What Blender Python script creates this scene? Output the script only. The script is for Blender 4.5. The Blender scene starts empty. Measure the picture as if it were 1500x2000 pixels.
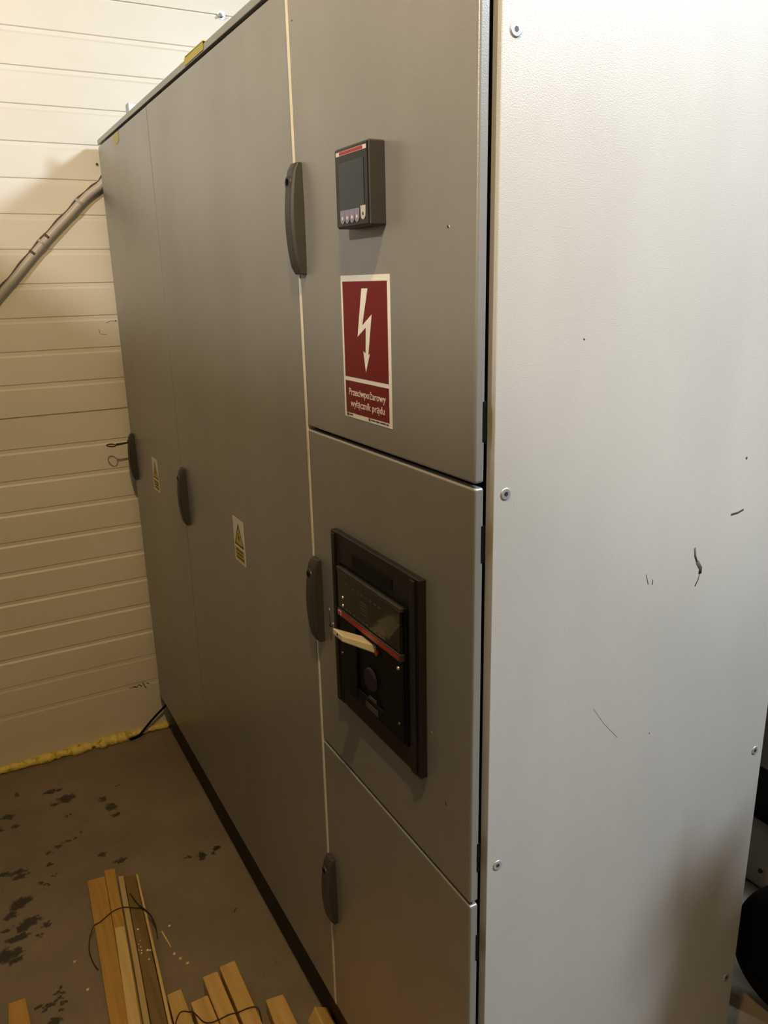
import bpy, bmesh, math, random
from mathutils import Vector, Matrix, noise

random.seed(7)
SC = bpy.context.scene
COL = SC.collection

# ------------------------------------------------------------------ camera
yaw, pit, rol = 0.49969, 0.28474, -0.02275
fw = Vector((math.sin(yaw)*math.cos(pit), math.cos(yaw)*math.cos(pit), -math.sin(pit)))
rt = Vector((math.cos(yaw), -math.sin(yaw), 0))
up = rt.cross(fw)
r2 = rt*math.cos(rol) + up*math.sin(rol)
u2 = -rt*math.sin(rol) + up*math.cos(rol)
cd = bpy.data.cameras.new('camera'); cam = bpy.data.objects.new('camera', cd); COL.objects.link(cam)
cd.sensor_fit = 'VERTICAL'; cd.sensor_height = 36.0; cd.lens = 1537.5*36/2000
cd.clip_start = 0.02
M = Matrix.Identity(4)
for i in range(3):
    M[i][0] = r2[i]; M[i][1] = u2[i]; M[i][2] = -fw[i]
M[0][3], M[1][3], M[2][3] = -0.5275, -0.7414, 1.6743
cam.matrix_world = M
SC.camera = cam

# ------------------------------------------------------------------ world, lights, exposure
w = bpy.data.worlds.new('world'); SC.world = w; w.use_nodes = True
w.node_tree.nodes['Background'].inputs[0].default_value = (0.6, 0.7, 0.85, 1)
w.node_tree.nodes['Background'].inputs[1].default_value = 0.05

def lamp(name, typ, loc, energy, color, size=0.05, target=None, size_y=None, spot=None):
    l = bpy.data.lights.new(name, typ); o = bpy.data.objects.new(name, l); COL.objects.link(o)
    o.location = loc; l.energy = energy; l.color = color
    if typ == 'AREA':
        l.size = size
        if size_y: l.shape = 'RECTANGLE'; l.size_y = size_y
    else: l.shadow_soft_size = size
    if target is not None:
        o.rotation_euler = (Vector(target)-Vector(loc)).to_track_quat('-Z', 'Y').to_euler()
    return o
lamp('warm_ceiling_bulb', 'POINT', (-0.48, -0.59, 3.08), 82, (1.0, 0.67, 0.27), 0.025)
lamp('left_ceiling_bulb', 'POINT', (-2.2, -0.95, 3.08), 190, (1.0, 0.90, 0.77), 0.06)
lamp('cool_ceiling_panel', 'AREA', (1.5, -1.1, 3.08), 82, (0.74, 0.87, 1.0), 0.32, (0.42, -0.12, 1.15), 0.32)

vs = SC.view_settings
vs.view_transform = 'Standard'; vs.look = 'None'; vs.gamma = 1.0; vs.use_curve_mapping = False
vs.exposure = 0.3

# ------------------------------------------------------------------ material helpers
def mat(name, col, rough=0.5, metal=0.0, spec=None, ior=None):
    m = bpy.data.materials.new(name); m.use_nodes = True
    b = m.node_tree.nodes['Principled BSDF']
    b.inputs['Base Color'].default_value = (*col, 1)
    b.inputs['Roughness'].default_value = rough
    b.inputs['Metallic'].default_value = metal
    if ior: b.inputs['IOR'].default_value = ior
    return m

class G:
    def __init__(s, m): s.t = m.node_tree; s.n = s.t.nodes; s.l = s.t.links; s.b = s.n['Principled BSDF']
    def node(s, typ, **k):
        n = s.n.new(typ)
        for a, v in k.items(): setattr(n, a, v)
        return n
    def link(s, a, b): s.l.new(a, b)
    def coord(s): return s.node('ShaderNodeTexCoord').outputs['Object']
    def mapping(s, vec, scale=(1, 1, 1), loc=(0, 0, 0)):
        n = s.node('ShaderNodeMapping'); n.inputs['Scale'].default_value = scale; n.inputs['Location'].default_value = loc
        s.link(vec, n.inputs['Vector']); return n.outputs[0]
    def noise(s, vec, scale, detail=4, rough=0.55):
        n = s.node('ShaderNodeTexNoise'); n.inputs['Scale'].default_value = scale
        n.inputs['Detail'].default_value = detail; n.inputs['Roughness'].default_value = rough
        s.link(vec, n.inputs['Vector']); return n.outputs['Fac']
    def ramp(s, fac, stops):
        n = s.node('ShaderNodeValToRGB'); e = n.color_ramp.elements
        e[0].position, e[0].color = stops[0][0], (*stops[0][1], 1)
        e[1].position, e[1].color = stops[-1][0], (*stops[-1][1], 1)
        for p_, c_ in stops[1:-1]:
            k = e.new(p_); k.color = (*c_, 1)
        s.link(fac, n.inputs[0]); return n.outputs[0]
    def mix(s, fac, a, b, mode='MIX'):
        n = s.node('ShaderNodeMix', data_type='RGBA', blend_type=mode)
        for sock, v in ((n.inputs[0], fac), (n.inputs[6], a), (n.inputs[7], b)):
            if hasattr(v, 'is_linked'): s.link(v, sock)
            elif isinstance(v, (int, float)): sock.default_value = v
            else: sock.default_value = (*v, 1)
        return n.outputs[2]
    def math(s, op, a, b=None, c=None):
        n = s.node('ShaderNodeMath', operation=op)
        for i, v in enumerate((a, b, c)):
            if v is None: continue
            if hasattr(v, 'is_linked'): s.link(v, n.inputs[i])
            else: n.inputs[i].default_value = v
        return n.outputs[0]
    def bump(s, h, strength, dist=0.001):
        n = s.node('ShaderNodeBump'); n.inputs['Strength'].default_value = strength; n.inputs['Distance'].default_value = dist
        s.link(h, n.inputs['Height']); s.link(n.outputs[0], s.b.inputs['Normal'])

def paint_mat(name, base, dark, rough, bump=0.25, bscale=420, metal=0.0, ior=1.5):
    m = mat(name, base, rough, metal, ior=ior); g = G(m); c = g.coord()
    f = g.noise(g.mapping(c, (1, 1, .45)), 2.2, 5, .6)
    col = g.ramp(f, [(.35, dark), (.6, base)])
    g.link(col, g.b.inputs['Base Color'])
    r = g.noise(c, 9, 4, .6)
    rr = g.node('ShaderNodeMapRange'); rr.inputs[3].default_value = rough-.05; rr.inputs[4].default_value = rough+.07
    g.link(r, rr.inputs[0]); g.link(rr.outputs[0], g.b.inputs['Roughness'])
    g.bump(g.noise(c, bscale, 2, .5), bump, .0006)
    return m

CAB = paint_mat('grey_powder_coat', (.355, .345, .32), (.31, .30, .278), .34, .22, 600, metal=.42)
CAB_LIT = paint_mat('grey_powder_coat_lit', (.58, .555, .51), (.52, .497, .455), .36, .4, 620, metal=.15)  # front paint lightened, puts the side panel's brighter light into its colour
EDGE = paint_mat('lit_edge_paint', (.80, .76, .64), (.72, .68, .57), .4, .1)  # pale tone carries the light on the second door's near edge
SEAL = mat('seal_black', (.003, .003, .0035), .9)
SEAL.node_tree.nodes['Principled BSDF'].inputs['Specular IOR Level'].default_value = .1
PLINTH = mat('plinth_brown_black', (.012, .009, .006), .6)
DGREY = paint_mat('dark_grey_plastic', (.045, .042, .038), (.03, .028, .026), .42, .1, 900)
HANDLE = paint_mat('handle_plastic', (.050, .044, .037), (.034, .031, .026), .48, .15, 900)
BRK = paint_mat('breaker_frame_plastic', (.012, .0105, .009), (.008, .007, .006), .5, .1, 900)
BLACK = mat('black_plastic', (.0025, .0025, .0025), .55)
BLACK.node_tree.nodes['Principled BSDF'].inputs['Specular IOR Level'].default_value = .25
BLACKG = mat('black_gloss', (.012, .012, .012), .12)
RED = mat('red_print', (.145, .0035, .006), .42)
REDS = mat('red_strip', (.32, .025, .02), .4)
WHITE = mat('white_sticker', (.80, .77, .68), .4)
YEL = mat('yellow_print', (.62, .46, .03), .45)
INK = mat('black_ink', (.012, .01, .008), .5)
PINK = mat('pale_print', (.72, .6, .58), .5)
SCREEN = mat('lcd_screen', (.028, .036, .042), .16)
BTN = mat('button_violet_grey', (.22, .21, .29), .4)
BTNW = mat('button_pale', (.52, .5, .44), .4)
CHROME = mat('zinc_steel', (.62, .64, .66), .42, .7)
LEVER = paint_mat('ivory_plastic', (.78, .71, .54), (.70, .62, .45), .4, .05)
RUBBER = mat('black_rubber', (.0035, .0032, .003), .8)
RUBBER.node_tree.nodes['Principled BSDF'].inputs['Specular IOR Level'].default_value = .12
CONDUIT = paint_mat('grey_conduit', (.52, .50, .45), (.42, .40, .36), .33, .1)
BROWNW = mat('brown_thin_cable', (.10, .07, .05), .5)
IRON = mat('dark_iron', (.03, .024, .018), .45, .5)
WIRE = mat('rusty_binding_wire', (.035, .018, .01), .6, .3)
GALV = mat('galvanised', (.42, .47, .52), .4, .8)
SCUFF = mat('scuff_dark', (.05, .042, .035), .7)
SCUFFP = mat('scuff_pale', (.62, .58, .5), .6)
TAPE = paint_mat('yellow_tape', (.52, .46, .05), (.42, .36, .04), .45, .1, 60)
LABELG = mat('faded_label', (.075, .062, .042), .5)
DIMP = mat('dim_print', (.06, .06, .055), .5)

def wall_material():
    m = mat('cream_sandwich_panel', (.78, .74, .64), .42); g = G(m); c = g.coord()
    f = g.noise(g.mapping(c, (.6, 1, 1.4)), 2.0, 6, .6)
    col = g.ramp(f, [(.3, (.70, .665, .58)), (.65, (.77, .745, .67))])
    # grime patches near the floor and a few scuffs
    s = g.node('ShaderNodeSeparateXYZ'); g.link(c, s.inputs[0])
    low = g.node('ShaderNodeMapRange'); low.inputs[1].default_value = .45; low.inputs[2].default_value = .0
    g.link(s.outputs[2], low.inputs[0])
    d = g.noise(g.mapping(c, (1, 1, 2.5)), 9, 8, .7)
    k = g.math('MULTIPLY', low.outputs[0], g.math('MULTIPLY', d, .45))
    col = g.mix(k, col, (.45, .36, .25))
    g.link(col, g.b.inputs['Base Color'])
    g.bump(g.noise(g.mapping(c, (1, 1, 3)), 14, 4, .6), .12, .004)
    return m
WALL = wall_material()
WALL2 = mat('dull_wall_paint', (.13, .12, .10), .6)
CEIL = mat('ceiling_grey', (.13, .125, .115), .7)

BLOBS = [(-0.39, 1.823, 0.0281, 0.0238), (-0.436, 1.893, 0.0214, 0.0143), (-0.406, 1.889, 0.0144, 0.0107), (-0.428, 1.81, 0.0175, 0.0101), (-0.284, 1.757, 0.0123, 0.0133), (-0.266, 1.698, 0.0207, 0.0192), (-0.26, 1.649, 0.0152, 0.0093), (-0.537, 1.933, 0.0071, 0.0143), (-0.573, 1.819, 0.0205, 0.0166), (-0.559, 1.758, 0.0133, 0.0095), (-0.597, 1.76, 0.0067, 0.0127), (-0.334, 1.475, 0.0127, 0.0108), (-0.294, 1.418, 0.0204, 0.0105), (-0.071, 1.313, 0.0141, 0.0177), (-0.022, 1.321, 0.0112, 0.0102), (-0.107, 1.324, 0.0078, 0.0076), (-0.038, 1.306, 0.0078, 0.0077), (-0.513, 1.441, 0.0091, 0.0104), (-0.499, 1.423, 0.006, 0.0076), (-0.569, 1.522, 0.0309, 0.0108), (-0.564, 1.499, 0.0245, 0.0106), (-0.603, 1.535, 0.0154, 0.0108), (-0.571, 1.387, 0.0323, 0.017), (-0.586, 1.373, 0.0204, 0.0144), (-0.606, 1.346, 0.0201, 0.014), (-0.556, 1.296, 0.0284, 0.0204), (-0.575, 1.282, 0.0198, 0.0179), (-0.519, 1.266, 0.0099, 0.0112), (-0.592, 1.252, 0.0305, 0.013), (-0.541, 1.234, 0.0084, 0.0086), (-0.618, 1.295, 0.0197, 0.0067), (-0.629, 1.204, 0.0216, 0.0289), (-0.609, 1.203, 0.0271, 0.0166), (-0.605, 1.174, 0.0189, 0.0122), (-0.511, 1.028, 0.0064, 0.0074), (-0.524, 1.017, 0.0115, 0.0055), (-0.512, 1.005, 0.0128, 0.0054), (-0.523, 0.993, 0.0114, 0.0053), (-0.542, 0.988, 0.0114, 0.007), (-0.557, 0.98, 0.01, 0.0069), (-0.567, 0.996, 0.0076, 0.0053), (-0.542, 0.932, 0.0196, 0.01), (-0.512, 0.974, 0.0101, 0.0052), (-0.52, 0.959, 0.0075, 0.0052), (-0.055, 1.052, 0.0071, 0.0062), (-0.393, 1.724, 0.0068, 0.0064), (-0.483, 1.511, 0.0078, 0.0082), (-0.476, 1.45, 0.0046, 0.0078), (-0.375, 1.62, 0.0049, 0.006), (-0.396, 1.599, 0.0048, 0.0059), (-0.422, 1.592, 0.013, 0.0059), (-0.45, 1.584, 0.0145, 0.0058), (-0.475, 1.564, 0.0063, 0.0056), (-0.223, 1.81, 0.0054, 0.007)]

def floor_material():
    m = mat('dirty_concrete', (.12, .09, .065), .55); g = G(m); c = g.coord()
    f = g.noise(c, 3.0, 8, .62); f2 = g.noise(c, 26, 6, .65)
    col = g.ramp(f, [(.3, (.185, .150, .112)), (.7, (.285, .235, .180))])
    col = g.mix(g.math('MULTIPLY', f2, .4), col, (.15, .105, .065))
    # mud spots, each an irregular blot
    nd = g.node('ShaderNodeTexNoise'); nd.inputs['Scale'].default_value = 70; nd.inputs['Detail'].default_value = 3
    g.link(c, nd.inputs['Vector'])
    sub = g.node('ShaderNodeVectorMath', operation='SUBTRACT'); sub.inputs[1].default_value = (.5, .5, .5); g.link(nd.outputs['Color'], sub.inputs[0])
    scl = g.node('ShaderNodeVectorMath', operation='MULTIPLY'); scl.inputs[1].default_value = (.045, .035, 0); g.link(sub.outputs[0], scl.inputs[0])
    add = g.node('ShaderNodeVectorMath', operation='ADD'); g.link(c, add.inputs[0]); g.link(scl.outputs[0], add.inputs[1])
    acc = None
    for bx_, by_, rx, ry in BLOBS:
        mp = g.mapping(add.outputs[0], (1/rx, 1/ry, 0), (-bx_/rx, -by_/ry, 0))
        ln = g.node('ShaderNodeVectorMath', operation='LENGTH'); g.link(mp, ln.inputs[0])
        acc = ln.outputs['Value'] if acc is None else g.math('MINIMUM', acc, ln.outputs['Value'])
    mr = g.node('ShaderNodeMapRange'); mr.inputs[1].default_value = 1.12; mr.inputs[2].default_value = .75
    g.link(acc, mr.inputs[0])
    mask = mr.outputs[0]
    fine = g.ramp(g.noise(c, 38, 6, .7), [(.62, (0, 0, 0)), (.7, (.5, .5, .5))])
    col = g.mix(fine, col, (.09, .065, .043))
    col = g.mix(g.math('MULTIPLY', mask, .9), col, (.016, .012, .008))
    g.link(col, g.b.inputs['Base Color'])
    rr = g.math('SUBTRACT', .6, g.math('MULTIPLY', mask, .22)); g.link(rr, g.b.inputs['Roughness'])
    g.bump(f2, .25, .004)
    return m
FLOOR = floor_material()

def wood_mat(name, a, b, along='Y', scale=1.0):
    m = mat(name, a, .62); g = G(m); c = g.coord()
    sc = (55, 2.6, 55)
    f = g.noise(g.mapping(c, tuple(x*scale for x in sc)), 1.0, 6, .6)
    f2 = g.noise(c, 7, 3, .5)
    col = g.ramp(f, [(.32, b), (.62, a)])
    col = g.mix(g.math('MULTIPLY', f2, .5), col, b)
    g.link(col, g.b.inputs['Base Color']); g.bump(f, .3, .002)
    return m
W_ORANGE = wood_mat('orange_pine', (.58, .34, .085), (.42, .22, .045))
W_PALE = wood_mat('pale_pine', (.76, .56, .25), (.6, .41, .15))
W_STUD = wood_mat('rough_pine', (.72, .48, .18), (.52, .32, .095))
W_DIRTY = wood_mat('stained_board', (.25, .165, .055), (.15, .095, .028))
W_GREY = wood_mat('weathered_edge', (.62, .47, .25), (.46, .33, .15))

# foam
FOAM = mat('yellow_pu_foam', (.68, .50, .09), .55)
_g = G(FOAM); _c = _g.coord()
_g.link(_g.ramp(_g.noise(_c, 45, 5, .6), [(.33, (.40, .26, .04)), (.47, (.80, .62, .13)), (.75, (.90, .76, .28))]), _g.b.inputs['Base Color'])
_g.bump(_g.noise(_c, 90, 3, .6), .4, .004)

# ------------------------------------------------------------------ mesh helpers
def link(name, bm, m, parent=None, smooth=False, bevel=0.0, segs=2, mats=None):
    me = bpy.data.meshes.new(name)
    bmesh.ops.recalc_face_normals(bm, faces=bm.faces[:])
    bm.to_mesh(me); bm.free()
    o = bpy.data.objects.new(name, me); COL.objects.link(o)
    for mm in (mats or [m]): me.materials.append(mm)
    if smooth or bevel:
        for p_ in me.polygons: p_.use_smooth = True
    if smooth and not bevel:
        pass
    if bevel:
        b = o.modifiers.new('bevel', 'BEVEL'); b.width = bevel; b.segments = segs; b.limit_method = 'ANGLE'; b.harden_normals = True
    if parent: o.parent = parent
    return o

def box(bm, x0, x1, y0, y1, z0, z1):
    vs_ = [bm.verts.new((x, y, z)) for x in (x0, x1) for y in (y0, y1) for z in (z0, z1)]
    for f in ((0, 1, 3, 2), (4, 6, 7, 5), (0, 4, 5, 1), (2, 3, 7, 6), (0, 2, 6, 4), (1, 5, 7, 3)):
        bm.faces.new([vs_[i] for i in f])
    return vs_
def BX(*a):
    bm = bmesh.new(); box(bm, *a); return bm

def prism(bm, pts, axis, a, b):
    """extrude a 2D outline along an axis; pts are in the other two coordinates, in order"""
    def P(p_, t):
        if axis == 0: return (t, p_[0], p_[1])
        if axis == 1: return (p_[0], t, p_[1])
        return (p_[0], p_[1], t)
    A = [bm.verts.new(P(p_, a)) for p_ in pts]; B = [bm.verts.new(P(p_, b)) for p_ in pts]
    n = len(pts)
    bm.faces.new(A); bm.faces.new(B[::-1])
    for i in range(n): bm.faces.new((A[i], A[(i+1) % n], B[(i+1) % n], B[i]))

def hexa(bm, quadA, quadB):
    A = [bm.verts.new(v) for v in quadA]; B = [bm.verts.new(v) for v in quadB]
    bm.faces.new(A); bm.faces.new(B[::-1])
    for i in range(4): bm.faces.new((A[i], A[(i+1) % 4], B[(i+1) % 4], B[i]))

def tube(bm, pts, r, seg=10, closed=False, rad=None):
    pts = [Vector(p_) for p_ in pts]; n = len(pts); rings = []
    prev = None
    for i, p_ in enumerate(pts):
        if closed: t = (pts[(i+1) % n]-pts[i-1])
        else: t = pts[min(i+1, n-1)]-pts[max(i-1, 0)]
        t.normalize()
        if prev is None:
            a = t.orthogonal().normalized()
        else:
            a = (prev - t*prev.dot(t)).normalized()
        prev = a; b = t.cross(a)
        rr = rad[i] if rad else r
        rings.append([bm.verts.new(p_ + (a*math.cos(2*math.pi*k/seg)+b*math.sin(2*math.pi*k/seg))*rr) for k in range(seg)])
    m_ = n if closed else n-1
    for i in range(m_):
        A, B = rings[i], rings[(i+1) % n]
        for k in range(seg): bm.faces.new((A[k], A[(k+1) % seg], B[(k+1) % seg], B[k]))
    if not closed: bm.faces.new(rings[0][::-1]); bm.faces.new(rings[-1])

def spline(pts, sub=8):
    out = []; P = [Vector(p_) for p_ in pts]; n = len(P)
    for i in range(n-1):
        p0, p1, p2, p3 = P[max(i-1, 0)], P[i], P[i+1], P[min(i+2, n-1)]
        for k in range(sub):
            t = k/sub
            out.append(.5*((2*p1)+(-p0+p2)*t+(2*p0-5*p1+4*p2-p3)*t*t+(-p0+3*p1-3*p2+p3)*t**3))
    out.append(P[-1]); return out

def cyl(bm, c, axis, r, h, seg=24, r2_=None):
    """cylinder from c along +axis for h"""
    c = Vector(c); a = Vector(axis).normalized(); u = a.orthogonal().normalized(); v = a.cross(u)
    r2_ = r if r2_ is None else r2_
    A = [bm.verts.new(c+(u*math.cos(2*math.pi*k/seg)+v*math.sin(2*math.pi*k/seg))*r) for k in range(seg)]
    B = [bm.verts.new(c+a*h+(u*math.cos(2*math.pi*k/seg)+v*math.sin(2*math.pi*k/seg))*r2_) for k in range(seg)]
    bm.faces.new(A[::-1]); bm.faces.new(B)
    for k in range(seg): bm.faces.new((A[k], A[(k+1) % seg], B[(k+1) % seg], B[k]))

def tag(o, label, cat, group=None, kind=None):
    o['label'] = label; o['category'] = cat
    if group: o['group'] = group
    if kind: o['kind'] = kind
    return o
def empty(name, loc, label, cat, group=None):
    o = bpy.data.objects.new(name, None); COL.objects.link(o); o.location = loc; o.empty_display_size = .05
    return tag(o, label, cat, group)
def keep(o, parent):
    """parent while keeping world coordinates of meshes built in world space"""
    o.parent = parent; o.matrix_parent_inverse = Matrix.Translation(-parent.location) if parent.type == 'EMPTY' else Matrix.Identity(4)
    return o
def part(name, bm, m, root, **k):
    o = link(name, bm, m, **k)
    o.parent = root
    if root.type == 'EMPTY': o.matrix_parent_inverse = Matrix.Translation(-root.location)
    return o
def struct(o): o['kind'] = 'structure'; return o

def text_mesh(name, s, m, root, y_left, z_base, size, xscale, x, bold=0.0, extr=0.0002, maxw=None):
    cu = bpy.data.curves.new(name, 'FONT'); cu.body = s; cu.size = size; cu.offset = bold; cu.extrude = extr
    cu.align_x = 'LEFT'; cu.resolution_u = 3
    to = bpy.data.objects.new(name, cu); COL.objects.link(to)
    dg = bpy.context.evaluated_depsgraph_get(); dg.update()
    me = bpy.data.meshes.new_from_object(to.evaluated_get(dg))
    bpy.data.objects.remove(to)
    if maxw:
        w_ = max(v.co.x for v in me.vertices)-min(v.co.x for v in me.vertices); xscale = maxw/w_
    x0 = min(v.co.x for v in me.vertices)
    for v in me.vertices:
        a, b, c = v.co; v.co = (x - c, y_left-(a-x0)*xscale, z_base+b)
    o = bpy.data.objects.new(name, me); COL.objects.link(o); me.materials.clear(); me.materials.append(m)
    o.parent = root
    if root.type == 'EMPTY': o.matrix_parent_inverse = Matrix.Translation(-root.location)
    return o

def flat(bm, pts, x, t=0.0002):
    """thin printed shape on the x plane, pts (y,z)"""
    prism(bm, pts, 0, x-t, x)

# ------------------------------------------------------------------ the room
WY = 2.106
XL, XR, YN, ZC = -6.5, 3.6, -5.0, 3.35
def wall_far():
    bm = bmesh.new()
    pr = [(WY, ZC)]
    zs = [2.532-.1053*i for i in range(-7, 25)]
    d = .0035
    for i, z in enumerate(zs):
        if z < .16 or z > ZC-.05: continue
        major = (i-7) % 12 == 0
        if major:   # panel joint: narrow dark slit
            pr += [(WY, z+.003), (WY+.007, z+.002), (WY+.007, z-.001), (WY, z-.003)]
        elif z > .2 or True:
            k = .5 if z < .36 else 1
            pr += [(WY, z+.004), (WY+d*k, z+.001), (WY+d*k, z-.010), (WY, z-.016)]
    pr += [(WY, .0), (WY+.1, 0), (WY+.1, ZC)]
    prism(bm, pr, 0, XL, XR)
    return struct(link('wall_far', bm, WALL))
wall_far()
struct(link('floor', BX(XL, XR, YN, WY+.1, -.1, 0), FLOOR))
struct(link('ceiling', BX(XL, XR, YN, WY+.1, ZC, ZC+.1), CEIL))
struct(link('wall_left', BX(XL-.1, XL, YN, WY+.1, 0, ZC), WALL2))
struct(link('wall_right', BX(XR, XR+.1, YN, WY+.1, 0, ZC), WALL2))
struct(link('wall_near', BX(XL, XR, YN-.1, YN, 0, ZC), WALL2))

# ------------------------------------------------------------------ handles
def handle(door, y0, z0, z1, wdt=.031):
    """slim arched swing handle standing on the door face, y0 = near side"""
    bm = bmesh.new(); n = 14; L = z1-z0
    rings = []
    for i in range(n+1):
        t = i/n; z = z0+L*t
        d = .011 + .012*math.sin(math.pi*min(1, max(0, .06+.92*t)))**.8
        if i in (0, n): d -= .004
        wv = wdt/2*(1-.10*abs(2*t-1)**3)
        yc = y0+wdt/2
        rings.append([bm.verts.new(v) for v in ((0.0, yc-wv, z), (-d*.8, yc-wv, z), (-d, yc-wv*.72, z), (-d, yc+wv*.72, z), (-d*.8, yc+wv, z), (0.0, yc+wv, z))])
    for i in range(n):
        A, B = rings[i], rings[i+1]
        for k in range(6): bm.faces.new((A[k], A[(k+1) % 6], B[(k+1) % 6], B[k]))
    bm.faces.new(rings[0]); bm.faces.new(rings[-1][::-1])
    h = link('handle', bm, HANDLE, bevel=.0015); h.parent = door
    bm = bmesh.new()
    zc = z1-.030; yc = y0+wdt*.52
    cyl(bm, (-.0165, yc, zc), (-1, 0, 0), .0118, .0032, 28, .0110)
    c = link('lock_cylinder', bm, DGREY, bevel=.0006); c.parent = door
    bm = bmesh.new(); cyl(bm, (-.0196, yc+.001, zc+.002), (-1, 0, 0), .0052, .0006, 18)
    k = link('keyhole', bm, SEAL); k.parent = door
    k['label'] = 'black round keyhole'
    return h

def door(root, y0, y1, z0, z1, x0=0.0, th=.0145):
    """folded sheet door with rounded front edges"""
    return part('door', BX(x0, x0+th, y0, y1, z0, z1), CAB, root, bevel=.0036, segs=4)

def marks(parent, items, m, name='scuff_mark'):
    for it in items:
        bm = bmesh.new(); tube(bm, it[0], it[1], 6)
        for v in bm.verts:   # press the stroke flat against its panel
            ax = it[2]; v.co[ax] = it[3] + (v.co[ax]-it[3])*.15
        o = link(name, bm, m, smooth=True); o.parent = parent
        if parent.type == 'EMPTY': o.matrix_parent_inverse = Matrix.Translation(-parent.location)

ZB, ZT, D = .1756, 2.10, .62
def cabinet(y0, y1, label, near_side=False, far_side=False):
    r = empty('electrical_cabinet', ((D)/2, (y0+y1)/2, 0), label, 'electrical cabinet', 'grey switchgear cabinets standing side by side')
    g_ = .0012
    part('plinth', BX(.032, D-.02, y0+(.01 if near_side else 0), y1-g_, 0, ZB), PLINTH, r)
    part('frame', BX(.030, D-.003, y0+(.018 if near_side else .0005), y1-.0005, ZB, ZT), SEAL, r)
    return r

c1 = cabinet(0, .4945, 'nearest grey cabinet with three stacked doors and a wide side panel', True)
c2 = cabinet(.4945, 1.388, 'wide middle grey steel cabinet with one tall door and one yellow warning label')
c3 = cabinet(1.388, 2.0414, 'furthest grey steel cabinet next to the ribbed wall, with a key in its handle')

# roof covers
for r, a, b in ((c1, 0, .4945), (c2, .4945, 1.388), (c3, 1.388, 2.046)):
    bm = bmesh.new()
    prism(bm, [(.0005, 2.1055), (.0005, 2.1185), (.004, 2.1215), (D, 2.1215), (D, 2.1055)], 1, a, b-.0004)
    part('roof_cover', bm, CAB, r, bevel=.0012)
    part('gap_seal', BX(.018, D-.01, a, b-.0004, 2.1, 2.1055), SEAL, r)

# side panel of the nearest cabinet (folded over the front edge)
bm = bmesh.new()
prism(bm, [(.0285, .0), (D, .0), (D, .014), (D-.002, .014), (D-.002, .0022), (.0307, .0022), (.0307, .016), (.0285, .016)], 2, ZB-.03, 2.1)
side = part('side_panel', bm, CAB_LIT, c1, bevel=.0012, segs=3)
def screw(x, z, ang):
    bm = bmesh.new()
    cyl(bm, (x, -.0002, z), (0, -1, 0), .0078, .0012, 28, .0068)
    s = link('screw', bm, CHROME, bevel=.0006); s.parent = side
    bm = bmesh.new(); cyl(bm, (x, -.0013, z), (0, -1, 0), .0032, .0003, 6)
    k = link('screw_recess', bm, DGREY); k.parent = side
    return s
for z in (1.923, 1.4229, .8805, .3848, ): screw(.0465, z, 0)
for z in (1.923, 1.4229, .8805, .3848): screw(.5985, z, 0)
marks(side, [([(.3965, 0, 1.2885), (.399, 0, 1.275), (.4053, 0, 1.2628)], .0022, 1, 0),
             ([(.4045, 0, 1.265), (.4132, 0, 1.2531), (.413, 0, 1.245)], .0038, 1, 0),
             ([(.413, 0, 1.247), (.410, 0, 1.235), (.4045, 0, 1.2263)], .0012, 1, 0),
             ([(.4699, 0, 1.3272), (.485, 0, 1.328), (.4977, 0, 1.331)], .0020, 1, 0),
             ([(.2995, 0, 1.2665), (.3052, 0, 1.2497)], .0008, 1, 0),
             ([(.3135, 0, 1.2560), (.3133, 0, 1.2477)], .0010, 1, 0),
             ([(.4905, 0, 1.4133), (.4925, 0, 1.4100)], .0020, 1, 0),
             ([(.213, 0, 1.078), (.235, 0, 1.047), (.2642, 0, 1.0147)], .0004, 1, 0),
             ([(.160, 0, 1.602), (.1625, 0, 1.6005)], .0012, 1, 0),
             ([(.332, 0, 1.0), (.3335, 0, .999)], .0014, 1, 0)], SCUFF)

# doors of the nearest cabinet
ZA, ZBB = 1.4382, .8315
Y1 = .4905
d_top = door(c1, 0, Y1, ZA+.0028, 2.0985)
d_mid = door(c1, 0, Y1, ZBB+.0028, ZA-.0028)
d_low = door(c1, 0, Y1, ZB+.002, ZBB-.0028)
handle(d_top, .4605, 1.688, 1.853)
handle(d_mid, .457, 1.050, 1.207)
handle(d_low, .457, .420, .574)
d2 = door(c2, .4975, 1.3865, ZB+.002, 2.0985, x0=-.0005)
handle(d2, 1.338, 1.040, 1.200)
d3 = door(c3, 1.3885, 2.041, ZB+.002, 2.0985)
handle(d3, 1.985, 1.035, 1.195)
# pale strip painted as the second door's lit edge in the cabinet joint
bm = bmesh.new(); box(bm, -.0002, .0145, .4912, .4968, ZB+.002, 2.0985)
o = part('lit_edge_strip', bm, EDGE, c2); o['label'] = 'pale strip painted as the lit door edge'
# black blocks standing in for the shaded notches in the door edge
for z0, z1 in ((1.4907, 1.5382), (1.3398, 1.3874), (.8835, .9296), (.7296, .7748)):
    part('notch_shade', BX(.0106, .0158, -.0003, .018, z0, z1), SEAL, c1, bevel=.0004)
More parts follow.
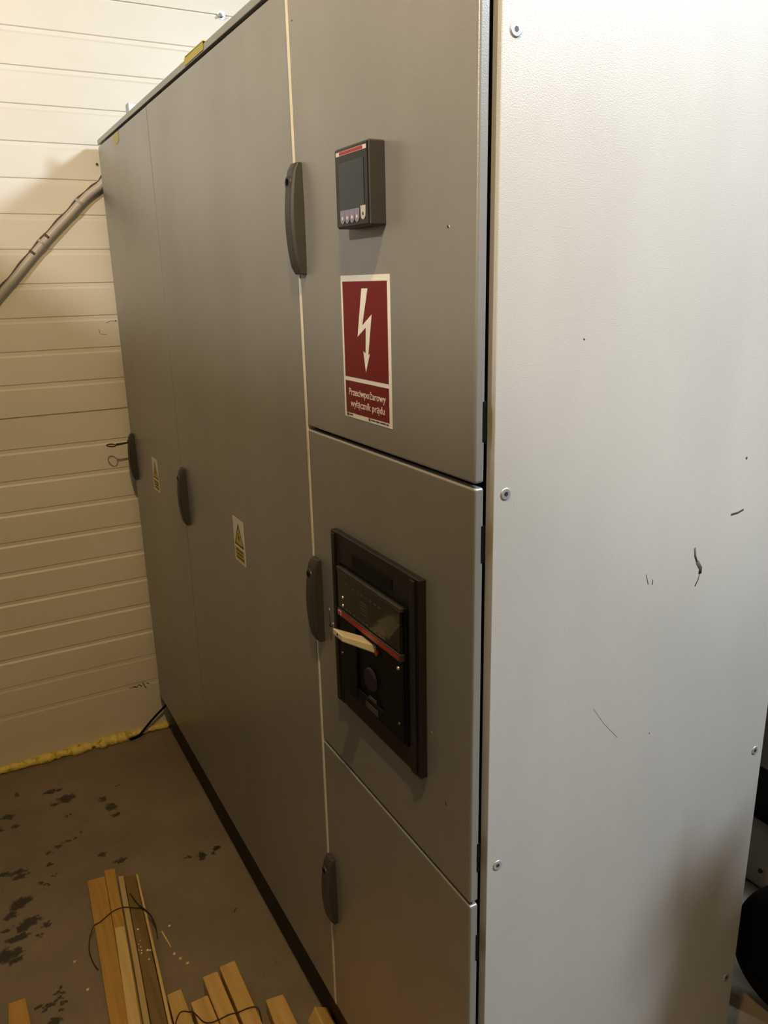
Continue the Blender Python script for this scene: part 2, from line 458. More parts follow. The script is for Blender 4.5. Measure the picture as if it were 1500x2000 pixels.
# chips and dust on the near doors
marks(d_top, [([(0, .058, 1.7345), (0, .0565, 1.7315)], .0016, 0, 0), ([(0, .475, 2.048), (0, .4745, 2.046)], .0016, 0, 0)], SCUFF)
marks(d_top, [([(0, .055, 1.734), (0, .0535, 1.731)], .0010, 0, 0), ([(0, .473, 1.964), (0, .4725, 1.962)], .0009, 0, 0), ([(0, .475, 1.925), (0, .4745, 1.923)], .0009, 0, 0)], SCUFFP, 'paint_chip')
marks(d_mid, [([(0, .0625, .964), (0, .060, .957)], .0012, 0, 0), ([(0, .085, 1.045), (0, .0845, 1.044)], .0010, 0, 0),
              ([(0, .434, 1.115), (0, .432, 1.098), (0, .436, 1.089)], .0022, 0, 0), ([(0, .436, 1.089), (0, .424, 1.094)], .0018, 0, 0), ([(0, .428, 1.083), (0, .4315, 1.062)], .0014, 0, 0)], SCUFF)
marks(d_mid, [([(0, .434, 1.124), (0, .4325, 1.119)], .0022, 0, 0), ([(0, .426, 1.097), (0, .418, 1.101)], .0016, 0, 0), ([(0, .098, 1.055), (0, .0975, 1.057)], .0014, 0, 0)], SCUFFP, 'paint_chip')

# ------------------------------------------------------------------ power meter
mt = empty('panel_meter', (0, .2485, 1.795), 'square dark grey digital panel meter with red strip above its screen', 'meter')
y0, y1, z0, z1 = .2005, .2965, 1.7445, 1.8455
part('housing', BX(-.0235, -.0001, y0, y1, z0, z1), DGREY, mt, bevel=.0022, segs=3)
part('bezel', BX(-.0250, -.0236, y0+.002, y1-.002, z0+.002, z1-.002), BLACKG, mt, bevel=.0006)
part('screen', BX(-.0256, -.0251, y0+.012, y1-.0125, z0+.0225, z1-.0195), SCREEN, mt)
bm = bmesh.new(); flat(bm, [(y0+.004, z1-.0105), (y0+.004, z1-.0055), (y1-.006, z1-.0055), (y1-.006, z1-.0105)], -.0251, .0003)
o = part('name_strip', bm, PINK, mt); o['label'] = 'pale strip with a red bar'
bm = bmesh.new(); flat(bm, [(y0+.013, z1-.0098), (y0+.013, z1-.006), (y1-.016, z1-.006), (y1-.016, z1-.0098)], -.0254, .0003)
part('red_bar', bm, REDS, mt)
bw = .0142
for k in range(5):
    yb = y1-.014-k*bw-(.003 if k == 4 else 0)
    pts = [(yb, z0+.0225), (yb-bw*.93, z0+.0225)]
    for j in range(0, 9):
        a = math.pi*j/8
        pts.append((yb-bw*.465-math.cos(a)*bw*.42, z0+.011-math.sin(a)*.0055))
    if k == 4: pts = [(p_[0], p_[1]+.002) for p_ in pts]
    bm = bmesh.new(); flat(bm, pts, -.0251, .0007)
    b_ = part('button', bm, BTN if k < 4 else BTNW, mt)
    bm = bmesh.new(); cyl(bm, (-.0258, yb-bw*.465, z0+.0125+(.002 if k == 4 else 0)), (-1, 0, 0), .0022, .0002, 12)
    q = link('button_symbol', bm, PINK if k < 4 else DIMP); q.parent = b_

# ------------------------------------------------------------------ red fire switch sign
sg = empty('safety_sign', (0, .2685, 1.58), 'red and white lightning sign reading Przeciwpożarowy wyłącznik prądu under the meter', 'sign')
A0, A1, B0, B1 = .1945, .3405, 1.4785, 1.6838
part('backing', BX(-.0006, -.00005, A0, A1, B0, B1), WHITE, sg)
bm = bmesh.new(); flat(bm, [(.2015, 1.5395), (.2015, 1.6755), (.3345, 1.6755), (.3345, 1.5395)], -.0007)
part('red_field', bm, RED, sg)
bm = bmesh.new(); flat(bm, [(.2015, 1.4855), (.2015, 1.5335), (.3345, 1.5335), (.3345, 1.4855)], -.0007)
part('red_field', bm, RED, sg)
# bolt arrow outline, taken on the sign plane
bolt = [(0.2741, 1.6657), (0.2559, 1.6657), (0.2747, 1.6153), (0.2458, 1.631), (0.2588, 1.5745), (0.2534, 1.5775), (0.2672, 1.5497), (0.2735, 1.5796), (0.2665, 1.5765), (0.2640, 1.6128), (0.2901, 1.5987)]
bm = bmesh.new(); flat(bm, bolt, -.0010)
part('lightning_arrow', bm, WHITE, sg)
text_mesh('lettering', 'Przeciwpożarowy', PINK, sg, .3239, 1.5125, .0148, .8, -.0010, .00012, maxw=.113)
text_mesh('lettering', 'wyłącznik prądu', PINK, sg, .3195, 1.4955, .0148, .8, -.0010, .00012, maxw=.1055)
for ya, wa in ((.3330, .006), (.2630, .005)):
    bm = bmesh.new(); flat(bm, [(ya, 1.4805), (ya-wa, 1.4805), (ya-wa, 1.4845), (ya, 1.4845)], -.0008); part('maker_mark', bm, RED, sg)
for ya, wa in ((.3255, .012), (.2555, .013), (.2405, .010), (.2285, .016), (.2105, .007)):
    bm = bmesh.new(); flat(bm, [(ya, 1.4818), (ya-wa, 1.4818), (ya-wa, 1.4834), (ya, 1.4834)], -.0008); part('small_print', bm, INK, sg)

# ------------------------------------------------------------------ moulded case circuit breaker
GLOSSB = mat('trip_unit_cover', (.006, .006, .006), .22)
br = empty('circuit_breaker', (0, .245, 1.13), 'black rectangular circuit breaker with ivory lever and thin red strip on the middle door', 'switch')
ya, yb, za, zb = .109, .388, .9745, 1.2855
FX = -.0125
# escutcheon: stepped ring made of four profiled bars
bm = bmesh.new()
box(bm, FX, -.0001, ya, ya+.030, za, zb)            # right stile
box(bm, FX, -.0001, yb-.026, yb, za, zb)            # left stile
box(bm, FX+.001, -.0001, ya+.030, yb-.026, zb-.052, zb-.0002)    # top bar
box(bm, FX+.001, -.0001, ya+.030, yb-.026, za+.0002, za+.040)    # bottom bar
part('escutcheon', bm, BRK, br, bevel=.002)
bm = bmesh.new()
box(bm, FX-.004, FX, ya+.008, ya+.020, za+.004, zb-.003); part('rail', bm, BRK, br, bevel=.0015)
bm = bmesh.new(); box(bm, FX-.004, FX, yb-.018, yb-.008, za+.004, zb-.003); part('rail', bm, BRK, br, bevel=.0015)
bm = bmesh.new(); box(bm, FX-.0005, FX+.001, ya+.075, yb-.075, zb-.040, zb-.022)
part('plate', bm, BLACK, br, bevel=.0005)
# breaker body
BXF = -.0200
yi0, yi1, zi0, zi1 = .1415, .352, 1.012, 1.2335
bm = bmesh.new(); box(bm, BXF+.004, -.0001, yi0, yi1, zi0, zi1); part('body', bm, BLACK, br, bevel=.0015)
bm = bmesh.new(); box(bm, BXF-.002, BXF+.004, yi0+.002, yi1-.002, 1.163, zi1-.001); o = part('trip_unit', bm, GLOSSB, br, bevel=.003, segs=3)
bm = bmesh.new(); box(bm, BXF-.0025, BXF+.004, yi0+.001, yi1-.001, zi1-.006, zi1+.001); part('top_lip', bm, DGREY, br, bevel=.0015)
bm = bmesh.new(); box(bm, BXF-.0035, BXF+.004, yi0+.002, yi1-.002, 1.150, 1.1625)
part('ledge', bm, DGREY, br, bevel=.0012)
bm = bmesh.new(); box(bm, BXF-.0041, BXF-.0034, yi0+.006, yi1-.018, 1.1525, 1.1600); part('red_bar', bm, REDS, br)
bm = bmesh.new(); box(bm, BXF-.0041, BXF-.0034, yi1-.017, yi1-.006, 1.1525, 1.1600); part('logo_field', bm, PINK, br)
text_mesh('logo', 'ABB', REDS, br, yi1-.0065, 1.1538, .0068, .9, BXF-.0043, .0003, maxw=.0095)
# lower moulded cover: side cheeks and sunken well
bm = bmesh.new()
box(bm, BXF, BXF+.004, yi0+.002, .205, 1.016, 1.149); box(bm, BXF, BXF+.004, .292, yi1-.002, 1.016, 1.149)
box(bm, BXF, BXF+.004, .205, .292, 1.016, 1.040)
part('lower_cover', bm, BLACK, br, bevel=.002)
bm = bmesh.new(); box(bm, BXF-.0008, BXF, .222, .262, 1.022, 1.032); box(bm, BXF-.0008, BXF, .226, .250, 1.042, 1.048)
part('rating_plate', bm, DIMP, br)
bm = bmesh.new(); cyl(bm, (BXF+.003, .248, 1.075), (-1, 0, 0), .021, .004, 28, .017); part('boss', bm, BRK, br, bevel=.001)
# lever
bm = bmesh.new()
hexa(bm, [(-.0125, .2305, 1.1235), (-.0125, .2685, 1.1235), (-.0125, .2685, 1.1385), (-.0125, .2305, 1.1385)],
         [(-.0720, .2310, 1.1600), (-.0720, .2650, 1.1600), (-.0720, .2650, 1.1705), (-.0720, .2310, 1.1705)])
lv = part('lever', bm, LEVER, br, bevel=.002, segs=3); lv['label'] = 'ivory switch lever pointing outwards'
bm = bmesh.new(); cyl(bm, (-.0718, .2485, 1.1652), (-1, 0, 0), .0020, .0006, 12); q = link('lever_hole', bm, SEAL); q.parent = lv; q.matrix_parent_inverse = Matrix.Identity(4)
bm = bmesh.new(); cyl(bm, (-.0162, .2245, 1.131), (-1, 0, 0), .0045, .004, 16); part('indicator', bm, REDS, br)
# screws, dial row and sticker on the trip unit
for y_, z_ in ((.330, 1.186), (.330, 1.172), (.1535, 1.138), (.1535, 1.047), (.3405, 1.083)):
    bm = bmesh.new(); cyl(bm, (BXF-.001, y_, z_), (-1, 0, 0), .0030, .0022, 14, .0024); part('screw', bm, CHROME if z_ > 1.13 else DGREY, br)
bm = bmesh.new()
for i in range(9): box(bm, BXF-.0024, BXF-.0019, .322-.014*i-.009, .322-.014*i, 1.212, 1.2145)
for i in range(11): box(bm, BXF-.0024, BXF-.0019, .335-.014*i-.008, .335-.014*i, 1.1672, 1.1705)
for i in range(5): box(bm, BXF-.0024, BXF-.0019, .245, .268, 1.182+.0045*i, 1.1835+.0045*i)
part('small_print', bm, DIMP, br)
bm = bmesh.new(); flat(bm, [(.165, 1.2165), (.1445, 1.2085), (.178, 1.1735), (.2135, 1.190)], BXF-.0021, .0004)
o = part('paper_label', bm, LABELG, br); o['label'] = 'brownish square label stuck on askew'

# ------------------------------------------------------------------ yellow warning labels
def warning(y0, z0, label, w_=.072, h_=.106):
    r = empty('warning_label', (-.0006, y0+w_/2, z0+h_/2), label, 'label', 'small yellow triangle labels on the cabinet doors')
    part('backing', BX(-.0011, -.0006, y0, y0+w_, z0, z0+h_), WHITE, r)
    cy = y0+w_/2; zt = z0+h_-.010; zb_ = z0+.040
    bm = bmesh.new(); flat(bm, [(cy, zt), (cy-.031, zb_), (cy+.031, zb_)], -.0011); part('triangle', bm, INK, r)
    bm = bmesh.new(); flat(bm, [(cy, zt-.010), (cy-.0235, zb_+.0045), (cy+.0235, zb_+.0045)], -.0013); part('yellow_field', bm, YEL, r)
    bm = bmesh.new(); flat(bm, [(cy+.003, zt-.022), (cy-.001, zt-.022), (cy-.001, zt-.033), (cy-.006, zt-.031), (cy, zb_+.008), (cy+.001, zb_+.018), (cy+.006, zb_+.017)], -.0015)
    part('lightning_bolt', bm, INK, r)
    bm = bmesh.new(); flat(bm, [(y0+.005, z0+.005), (y0+w_-.005, z0+.005), (y0+w_-.005, z0+.034), (y0+.005, z0+.034)], -.0011); part('yellow_panel', bm, YEL, r)
    bm = bmesh.new()
    for i, (a, b) in enumerate(((.012, .060), (.016, .056), (.010, .062))):
        zz = z0+.027-.009*i; 
        x_ = a
        while x_ < b-.004:
            l_ = .003+.003*((i*7+int(x_*1000)) % 3)/2
            flat(bm, [(y0+x_, zz), (y0+x_+l_, zz), (y0+x_+l_, zz+.0045), (y0+x_, zz+.0045)], -.0013); x_ += l_+.0013
    part('small_print', bm, INK, r)
    return r
warning(.8795, 1.0605, 'yellow triangle warning label on the wide middle door')
warning(1.672, 1.0570, 'yellow triangle warning label on the furthest door beside the key')

# ------------------------------------------------------------------ key in the far handle
ky = empty('cabinet_key', (-.02, 2.003, 1.162), 'dark double-bit key sticking out of the furthest door handle', 'key')
bm = bmesh.new(); tube(bm, [(-.022, 2.003, 1.1655), (-.040, 2.003, 1.1640), (-.0585, 2.003, 1.1630)], .0034, 10, rad=[.003, .0036, .0040]); part('shaft', bm, IRON, ky, smooth=True)
bm = bmesh.new(); pts = []
for k in range(28):
    a = 2*math.pi*k/28; pts.append((-.0745+.0145*math.cos(a)*(1+.0*math.sin(a)), 2.003+.0245*math.sin(a), 1.1625-.03*(.0145*math.cos(a))))
tube(bm, pts, .0022, 8, closed=True); part('bow', bm, IRON, ky, smooth=True)
bm = bmesh.new(); hexa(bm, [(-.056, 1.999, 1.1615), (-.056, 2.007, 1.1615), (-.056, 2.007, 1.1645), (-.056, 1.999, 1.1645)], [(-.063, 1.989, 1.161), (-.063, 2.017, 1.161), (-.063, 2.017, 1.164), (-.063, 1.989, 1.164)])
part('collar', bm, IRON, ky, bevel=.0008)

# ------------------------------------------------------------------ tapes, bracket, bolt
bm = bmesh.new(); n = 6
pts = [(1.722, 2.0945), (1.752, 2.0965), (1.786, 2.0955), (1.797, 2.083), (1.800, 2.071), (1.772, 2.066), (1.742, 2.0675), (1.728, 2.074), (1.732, 2.086)]
flat(bm, pts, -.0002, .0006)
o = link('sticky_tape', bm, TAPE); tag(o, 'small torn yellow tape patch at the top corner of the furthest door', 'tape')
bm = bmesh.new()
box(bm, -.0008, -.0001, .905, 1.035, 2.1075, 2.1205); box(bm, -.0008, .006, .900, 1.030, 2.1217, 2.1235)
for v in bm.verts: v.co.z += .0006*math.sin(v.co.y*300)
o = link('sticky_tape', bm, TAPE); tag(o, 'strip of yellow tape folded over the top rail of the middle cabinet', 'tape')
bm = bmesh.new()
prism(bm, [(.040, 2.1217), (.040, 2.174), (.0425, 2.174), (.0425, 2.1247), (.075, 2.1247), (.075, 2.1217)], 1, 1.745, 1.785)
box(bm, .0425, .064, 1.7450, 1.7475, 2.1247, 2.170)
o = link('steel_bracket', bm, GALV); tag(o, 'little bluish steel angle bracket standing on the cabinet roof', 'bracket')
bm = bmesh.new()
cyl(bm, (.455, WY+.001, 2.533), (0, -1, 0), .014, .0025, 24); cyl(bm, (.455, WY-.0015, 2.533), (0, -1, 0), .0085, .016, 6)
cyl(bm, (.451, WY-.012, 2.531), (-.5, -.85, -.3), .004, .016, 12)
o = link('anchor_bolt', bm, GALV, bevel=.0006); tag(o, 'small metal anchor bolt in the wall joint above the cabinets', 'bolt')
bm = bmesh.new(); cyl(bm, (.0035, WY+.001, 2.058), (-.35, -1, -.2), .0035, .012, 10, .0025)
o = link('nail', bm, IRON); tag(o, 'small dark nail in the wall beside the top of the furthest cabinet', 'nail')

# ------------------------------------------------------------------ conduit on the wall
cp = [(.075, 2.082, 2.055), (.03, 2.082, 2.020), (.0, 2.083, 1.990), (-.045, 2.084, 1.957), (-.105, 2.085, 1.900), (-.165, 2.085, 1.843), (-.225, 2.086, 1.782), (-.29, 2.086, 1.712), (-.345, 2.086, 1.655), (-.42, 2.087, 1.575), (-.52, 2.087, 1.45), (-.60, 2.087, 1.33)]
cd_ = empty('cable_conduit', (-.2, 2.085, 1.8), 'grey cable conduit running diagonally down the ribbed wall', 'conduit')
bm = bmesh.new(); tube(bm, spline(cp, 10), .0125, 16); part('pipe', bm, CONDUIT, cd_, smooth=True)
bm = bmesh.new(); sp = spline(cp, 10)
tube(bm, [Vector((p_.x-.010, p_.y-.002, p_.z+.0095+.002*math.sin(i*.6))) for i, p_ in enumerate(sp)], .0026, 8); part('thin_cable', bm, BROWNW, cd_, smooth=True)
for i0 in (34, 52, 55, 60):
    q = sp[i0]; t = (sp[i0+1]-sp[i0]).normalized()
    bm = bmesh.new(); tube(bm, [q-t*.004+Vector((-.002, 0, .002)), q+t*.004+Vector((-.002, 0, .002))], .0145 if i0 in (34, 55) else .0135, 16)
    part('cable_tie', bm, CONDUIT if i0 in (34, 55) else BROWNW, cd_, smooth=True)

# black cable at the plinth corner
bm = bmesh.new(); tube(bm, spline([(-.125, 2.075, .006), (-.092, 2.076, .012), (-.070, 2.076, .030), (-.03, 2.072, .070), (.018, 2.066, .112), (.06, 2.062, .145), (.12, 2.06, .16)], 8), .0045, 10)
o = link('power_cable', bm, RUBBER, smooth=True); tag(o, 'thin black cable rising from the floor behind the furthest cabinet corner', 'cable')

# wall marks
bm = bmesh.new()
for P_, r_ in (([(-.085, WY, .206), (-.070, WY, .200), (-.062, WY, .209), (-.052, WY, .198)], .0024), ([(-.048, WY, .214), (-.042, WY, .196), (-.036, WY, .186)], .0018), ([(-.034, WY, .208), (-.024, WY, .203)], .0016), ([(-.100, WY, .205), (-.085, WY, .203)], .0013)):
    tube(bm, P_, r_, 6)
for v in bm.verts: v.co.y = WY+(v.co.y-WY)*.2
o = link('wall_scribble', bm, SCUFF); tag(o, 'dark scraped scribble low on the ribbed wall', 'mark')
bm = bmesh.new()
for P_, r_ in (([(-.028, WY, 1.560), (-.010, WY, 1.5665), (.004, WY, 1.565)], .0008), ([(.004, WY, 1.565), (.008, WY, 1.5665)], .0022), ([(-.052, WY, 1.540), (-.050, WY, 1.525), (-.030, WY, 1.522)], .0007)):
    tube(bm, P_, r_, 6)
for v in bm.verts: v.co.y = WY+(v.co.y-WY)*.2
o = link('pencil_mark', bm, SCUFF); tag(o, 'faint pencil mark on the wall beside the furthest cabinet, above the key', 'mark')

# ------------------------------------------------------------------ foam bead along the wall foot
def foam():
    bm = bmesh.new(); pts = []; rad = []
    N = 260
    for i in range(N):
        x = -1.15 + 1.185*i/(N-1)
        n1 = noise.noise(Vector((x*28, 1.3, 0))); n2 = noise.noise(Vector((x*75, 5.1, 2)))
        r = .0120+.006*n1+.0045*n2
        if -.33 < x < -.13: r += .0035+.0045*abs(noise.noise(Vector((x*40, 9, 1))))
        if -.235 < x < -.205: r += .008*math.sin(math.pi*(x+.235)/.03)
        if -.265 < x < -.248: r *= .55
        if x > -.08: r *= .75
        pts.append((x, WY-.004-r*.4, .013+.002*n2)); rad.append(max(.0035, r*1.12))
    tube(bm, pts, .01, 14, rad=rad)
    for v in bm.verts:
        v.co += Vector(noise.noise_vector(v.co*120))*.0028
        v.co.z = max(v.co.z, .0003)
    o = link('foam_bead', bm, FOAM, smooth=True)
    return tag(o, 'lumpy yellow foam bead sealing the foot of the ribbed wall', 'foam sealant')
foam()

# ------------------------------------------------------------------ planks
GL = 'loose timber lying on the floor in front of the cabinets'
def plank(name, fl, fr, nl, nr, z0, z1, m, label, skew=0.0, bevel=.0015, ztilt=0.0):
    """top corners far-left, far-right, near-left, near-right (x,y)"""
    bm = bmesh.new()
    ns = 14; rings = []
    for i in range(ns+1):
        t = i/ns
        a = Vector((fl[0], fl[1]))*(1-t)+Vector((nl[0], nl[1]))*t
        b = Vector((fr[0], fr[1]))*(1-t)+Vector((nr[0], nr[1]))*t
        if 0 < i < ns:
            e = .0009*noise.noise(Vector((t*6, fl[0]*50, 0))); a.x += e; b.x += e
        rings.append([bm.verts.new((a.x, a.y, z0)), bm.verts.new((b.x, b.y, z0)), bm.verts.new((b.x, b.y, z1)), bm.verts.new((a.x, a.y, z1))])
    for A, B in zip(rings[:-1], rings[1:]):
        for k in range(4): bm.faces.new((A[k], A[(k+1) % 4], B[(k+1) % 4], B[k]))
    bm.faces.new(rings[0]); bm.faces.new(rings[-1][::-1])
    o = link(name, bm, m, bevel=bevel)
    return tag(o, label, 'timber', GL)
def ext(far, near, y=.12):
    """continue the edge far->near down to y"""
    t = (y-far[1])/(near[1]-far[1]); return (far[0]+(near[0]-far[0])*t, y)
def pl(name, fl, nl, fr, nr, z0, z1, m, label, y=.12, **k):
    return plank(name, fl, fr, ext(fl, nl, y), ext(fr, nr, y), z0, z1, m, label, **k)
pl('timber_plank', (-.3962, 1.342), (-.4266, .8305), (-.3475, 1.336), (-.3878, .808), 0, .030, W_ORANGE, 'orange-brown plank on the left side of the long tied bundle', y=.35)
pl('timber_plank', (-.3450, 1.356), (-.3868, .808), (-.3165, 1.349), (-.3612, .7925), 0, .034, W_ORANGE, 'narrow orange plank in the middle of the long tied bundle', y=.35)
pl('wooden_batten', (-.3625, 1.110), (-.3910, .800), (-.3370, 1.103), (-.3650, .786), .0350, .041, W_PALE, 'pale yellow slat standing in for the lit part of the narrow orange plank', y=.35)  # thin slat laid on where the plank only catches the light
pl('wooden_batten', (-.3145, 1.312), (-.3585, .792), (-.3005, 1.308), (-.3450, .785), 0, .032, W_GREY, 'greyish beige slat beside the dark stained board', y=.35)
pl('timber_board', (-.2990, 1.306), (-.3430, .784), (-.2695, 1.296), (-.3095, .764), 0, .030, W_DIRTY, 'dark brown stained board with plaster drips in the long bundle', y=.35)
pl('wooden_batten', (-.2685, 1.290), (-.3085, .763), (-.2625, 1.288), (-.3010, .757), 0, .035, W_PALE, 'thin pale slat along the right edge of the long bundle', y=.35)
# short bundle
pl('timber_stud', (-.2925, .834), (-.300, .70), (-.2580, .834), (-.2560, .60), 0, .040, W_STUD, 'short pine stud right beside the long tied bundle', y=.25, bevel=.003)
pl('timber_stud', (-.2505, .7765), (-.2520, .60), (-.2090, .7770), (-.2080, .60), 0, .048, W_STUD, 'knotty pine stud set back between its two longer neighbours', y=.25, bevel=.003)
pl('timber_stud', (-.2060, .8310), (-.2068, .60), (-.1670, .8310), (-.1680, .60), 0, .050, W_STUD, 'pine stud just left of the furthest reaching stud', y=.25, bevel=.004)
pl('timber_stud', (-.1610, .8400), (-.1612, .60), (-.1195, .8400), (-.1220, .60), 0, .050, W_STUD, 'furthest reaching stud of the short tied bundle, with orange end', y=.25, bevel=.004)
pl('timber_stud', (-.0920, .7020), (-.0985, .62), (-.0480, .6960), (-.0500, .59), 0, .040, W_STUD, 'separate wide pine stud between the short bundle and the cabinets', y=.25, bevel=.004)
pl('timber_stud', (-.6300, 1.000), (-.6345, .93), (-.5910, .998), (-.5880, .91), 0, .040, W_ORANGE, 'single board end at the bottom left corner', y=.25, bevel=.002)
# square beam lying on its edge
bm = bmesh.new(); cx_, s_ = .004, .027
A = [(cx_+s_*math.cos(a), .615, .0272+s_*math.sin(a)) for a in (-math.pi/2+.25, .25, math.pi/2+.25, math.pi+.25)]
A = [(a_[0], a_[1], max(a_[2], .0002)) for a_ in A]
B = [(a_[0]-.012, .25, a_[2]) for a_ in A]
hexa(bm, A, B); o = link('timber_stud', bm, W_STUD, bevel=.003); tag(o, 'square pine beam turned on its edge against the cabinet plinth', 'timber', GL)

# plaster drips on the stained board
brd = [o for o in bpy.data.objects if o.name.startswith('timber_board')][0]
for i, (x_, y_) in enumerate(((-0.3114, 1.0844), (-0.3208, 1.0326), (-0.3181, 1.0209), (-0.3247, 1.0133), (-0.319, 1.0088), (-0.3049, 1.0019), (-0.2990, 0.9983), (-0.3209, 1.0), (-0.3086, 0.9707), (-0.3152, 1.0421))):
    bm = bmesh.new(); bmesh.ops.create_icosphere(bm, subdivisions=2, radius=1)
    k_ = (.0032, .0018, .0022, .0016, .002, .0034, .003, .0026, .0026, .0016)[i]
    for v in bm.verts: v.co = Vector((x_+.004+v.co.x*k_, y_+v.co.y*k_*1.1, .030+v.co.z*.0010))
    o = link('plaster_drip', bm, WHITE, smooth=True); o.parent = brd

# wire ties
def wire(pts, r, label):
    bm = bmesh.new(); tube(bm, spline(pts, 8), r, 7)
    o = link('binding_wire', bm, WIRE, smooth=True); return tag(o, label, 'wire')
wire([(-.422, 1.03, .003), (-.429, 1.06, .003), (-.432, 1.10, .006), (-.426, 1.132, .012), (-.416, 1.146, .026), (-.407, 1.155, .0322), (-.392, 1.159, .0325), (-.367, 1.172, .0345), (-.348, 1.178, .036), (-.333, 1.178, .036), (-.318, 1.173, .0355), (-.298, 1.160, .034), (-.284, 1.150, .0345), (-.2755, 1.128, .037), (-.268, 1.106, .034), (-.263, 1.078, .018), (-.266, 1.053, .004)], .0013, 'thin rusty wire tied round the long timber bundle')
wire([(-.299, 1.225, .0325), (-.293, 1.191, .0335), (-.287, 1.162, .0365), (-.2765, 1.135, .0385), (-.2655, 1.11, .030), (-.2605, 1.09, .010)], .0014, 'loose wire end crossing the dark stained board')
wire([(-.2965, .700, .0415), (-.295, .742, .0418), (-.282, .764, .0420), (-.272, .767, .0422), (-.260, .758, .0425), (-.2535, .749, .0475), (-.247, .730, .0505), (-.239, .708, .0505), (-.226, .698, .0505), (-.206, .694, .0525), (-.183, .695, .0525), (-.163, .690, .0525), (-.142, .689, .0525), (-.124, .684, .0525), (-.1165, .675, .045), (-.1155, .66, .012)], .0013, 'thin rusty wire tied round the short timber bundle')

# chips on the floor
for x_, y_, s_, lab in ((-.388, 1.193, .004, 'tiny pale chip on the floor left of the far end of the long bundle'), (-.226, 1.085, .004, 'tiny pale chip right of the long bundle, furthest from the short bundle'),
                   (-.229, .962, .0045, 'tiny pale chip midway between the long bundle and the knotty stud'), (-.239, .985, .004, 'tiny pale chip close to the right edge of the long bundle'),
                   (-.455, .985, .004, 'tiny pale chip between the left board end and the long bundle'), (-.217, .938, .0045, 'tiny pale chip on the floor nearest the short bundle'),
                   (-.470, 1.09, .0045, 'thin pale chip on the floor well left of the long bundle')):
    bm = bmesh.new()
    prism(bm, [(x_-s_, y_-s_*.6), (x_+s_*.3, y_-s_), (x_+s_, y_+s_*.5), (x_-s_*.4, y_+s_)], 2, .0002, .0018)
    o = link('wood_chip', bm, WHITE if s_ < .0042 else W_PALE)
    tag(o, lab, 'wood chip', 'pale chips scattered round the timber')
bm = bmesh.new(); hexa(bm, [(-.2515, 1.075, .0005), (-.2475, 1.076, .0005), (-.2475, 1.076, .003), (-.2515, 1.075, .003)], [(-.2425, 1.010, .0005), (-.2395, 1.011, .0005), (-.2395, 1.011, .002), (-.2425, 1.010, .002)])
o = link('wood_splinter', bm, W_PALE); tag(o, 'longer pale splinter on the floor right of the long bundle', 'wood chip')

# ------------------------------------------------------------------ machine beyond the cabinet (right edge)
mc = empty('machine', (1.6, .5, 0), 'pale machine base with dark recess seen past the right edge of the cabinet', 'machine')
MB_ = paint_mat('machine_beige', (.40, .37, .30), (.36, .33, .265), .5, .1)
part('base', BX(1.26, 2.2, -.02, 1.5, .006, .182), MB_, mc, bevel=.004)
part('recess', BX(1.30, 2.2, -.02, 1.5, .182, .352), BLACK, mc)
part('cover', BX(1.275, 2.2, -.02, 1.5, .362, 1.5), MB_, mc, bevel=.01)
bm = bmesh.new(); n = 18; pts = []
for k in range(n+1):
    a = math.pi*k/n; pts.append((1.30-.055*math.sin(a), .165+.235*-math.cos(a)*1.0))
prism(bm, [(1.31, -.015), *[(1.31-.05*math.sin(math.pi*k/n)**.5, .19-.20*math.cos(math.pi*k/n)) for k in range(1, n)], (1.31, .40)], 2, .338, .362)
part('tray_lip', bm, LEVER, mc, bevel=.004)
bm = bmesh.new(); cyl(bm, (1.2595, .372, .062), (-1, 0, 0), .006, .004, 16); part('screw', bm, IRON, mc)

# black rubber wheel at the right edge
wh = empty('rubber_wheel', (.977, .003, 0), 'large black rubber wheel standing on the floor at the right edge', 'wheel')
wc = Vector((.977, .003, .204)); wax = (Vector((-.5275, -.7414, 0))-Vector((wc.x, wc.y, 0))).normalized()
def ring(bm, prof, seg=64):
    u = Vector((-wax.y, wax.x, 0)); v = Vector((0, 0, 1)); R_ = []
    for k in range(seg):
        a = 2*math.pi*k/seg; d = u*math.cos(a)+v*math.sin(a)
        R_.append([bm.verts.new(wc+d*r_+wax*h_) for r_, h_ in prof])
    for k in range(seg):
        A, B = R_[k], R_[(k+1) % seg]
        for j in range(len(prof)): bm.faces.new((A[j], A[(j+1) % len(prof)], B[(j+1) % len(prof)], B[j]))
bm = bmesh.new(); ring(bm, [(.11, -.012), (.15, -.022), (.19, -.020), (.204, -.010), (.204, .006), (.190, .016), (.15, .022), (.11, .014)]); part('tyre', bm, RUBBER, wh, smooth=True)
bm = bmesh.new(); cyl(bm, wc-wax*.015, wax, .115, .028, 48); part('rim', bm, RUBBER, wh, bevel=.004)
bm = bmesh.new(); cyl(bm, wc-wax*.03, wax, .025, .06, 32); part('hub', bm, DGREY, wh, bevel=.003)

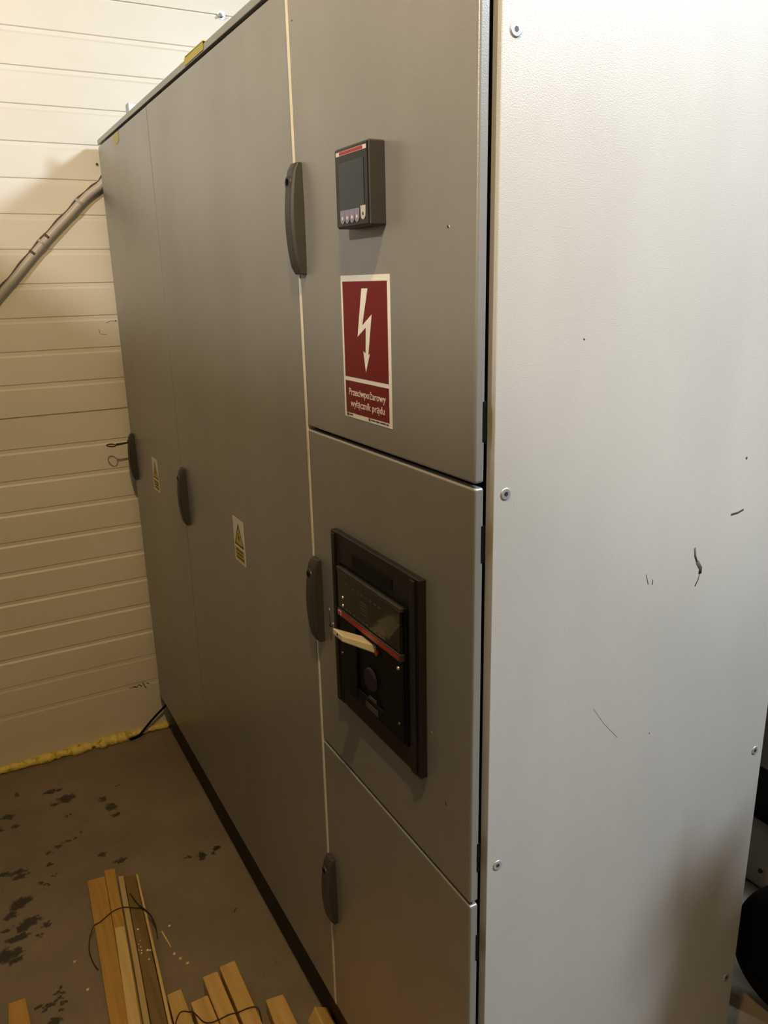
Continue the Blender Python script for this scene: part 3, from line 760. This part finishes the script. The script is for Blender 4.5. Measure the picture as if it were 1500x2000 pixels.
# ------------------------------------------------------------------ tall dark cupboards facing the cabinets (left of the frame)
CUP = paint_mat('dark_cupboard_paint', (.045, .04, .034), (.035, .03, .026), .5, .1)
for i, (a, b, lab) in enumerate(((-1.9, -.55, 'tall dark cupboard opposite the cabinets, nearest to the camera'), (-.55, .80, 'tall dark cupboard opposite the cabinets, middle of the row'), (.80, 2.08, 'tall dark cupboard opposite the cabinets, against the ribbed wall'))):
    q = empty('tall_cupboard', (-1.65, (a+b)/2, 0), lab, 'cupboard', 'tall cupboards opposite the cabinets')
    part('carcass', BX(-1.95, -1.37, a+.002, b-.002, .0, 2.5), CUP, q, bevel=.003)
    for y_, z_ in ((a+.01, .08),):
        m_ = (a+b)/2
        for c_, d_ in ((a+.01, m_-.003), (m_+.003, b-.01)):
            dd = part('door', BX(-1.3695, -1.35, c_, d_, .08, 2.46), CUP, q, bevel=.003)
            h_ = link('handle', BX(-1.3499, -1.325, (d_-.05 if c_ < m_-.1 else c_+.03), (d_-.03 if c_ < m_-.1 else c_+.05), 1.0, 1.2), CHROME, bevel=.003); h_.parent = dd

# ------------------------------------------------------------------ rubbish bags added outside the frame to cast shade on panel and floor
def bag(dx=0.0, dy=0.0, label='tall black bag added out of view to shade the side panel', ph=0.0):
    bm = bmesh.new(); prof = []
    H = [(0, .17), (.04, .20), (.3, .215), (.65, .21), (.85, .20), (.97, .17), (1.05, .10), (1.09, .06), (1.12, .065), (1.15, .08)]
    seg = 40; rings = []
    for z, r in H:
        ring_ = []
        for k in range(seg):
            a = 2*math.pi*k/seg
            rr = r*(1+.05*noise.noise(Vector((math.cos(a)*2, math.sin(a)*2, z*4+ph)))+.05*math.sin(a*9+z*4)*(z > .7))
            zz = z+(.10*max(0, math.cos(a-math.pi))**4+.05*max(0, math.cos(a-.6))**4 if z > 1.13 else 0)
            ring_.append(bm.verts.new((dx+.85-.13*max(0, (z-.9)/.25)+rr*math.cos(a), dy-.25+rr*math.sin(a)*.5, zz)))
        rings.append(ring_)
    for A, B in zip(rings[:-1], rings[1:]):
        for k in range(seg): bm.faces.new((A[k], A[(k+1) % seg], B[(k+1) % seg], B[k]))
    bm.faces.new(rings[0][::-1]); bm.faces.new(rings[-1])
    r = empty('shade_bag', (dx+.85, dy-.25, 0), label, 'bag', 'unseen black bags added to cast shade beside the side panel')
    part('sack', bm, RUBBER, r, smooth=True)
    bm = bmesh.new(); tube(bm, [(dx+.75+.062*math.cos(2*math.pi*k/20), dy-.25+.033*math.sin(2*math.pi*k/20), 1.09) for k in range(20)], .006, 8, closed=True)
    part('knot', bm, WIRE, r, smooth=True)
bag()
bag(.45, -.03, 'second black bag added out of view to shade the floor', 3.0)
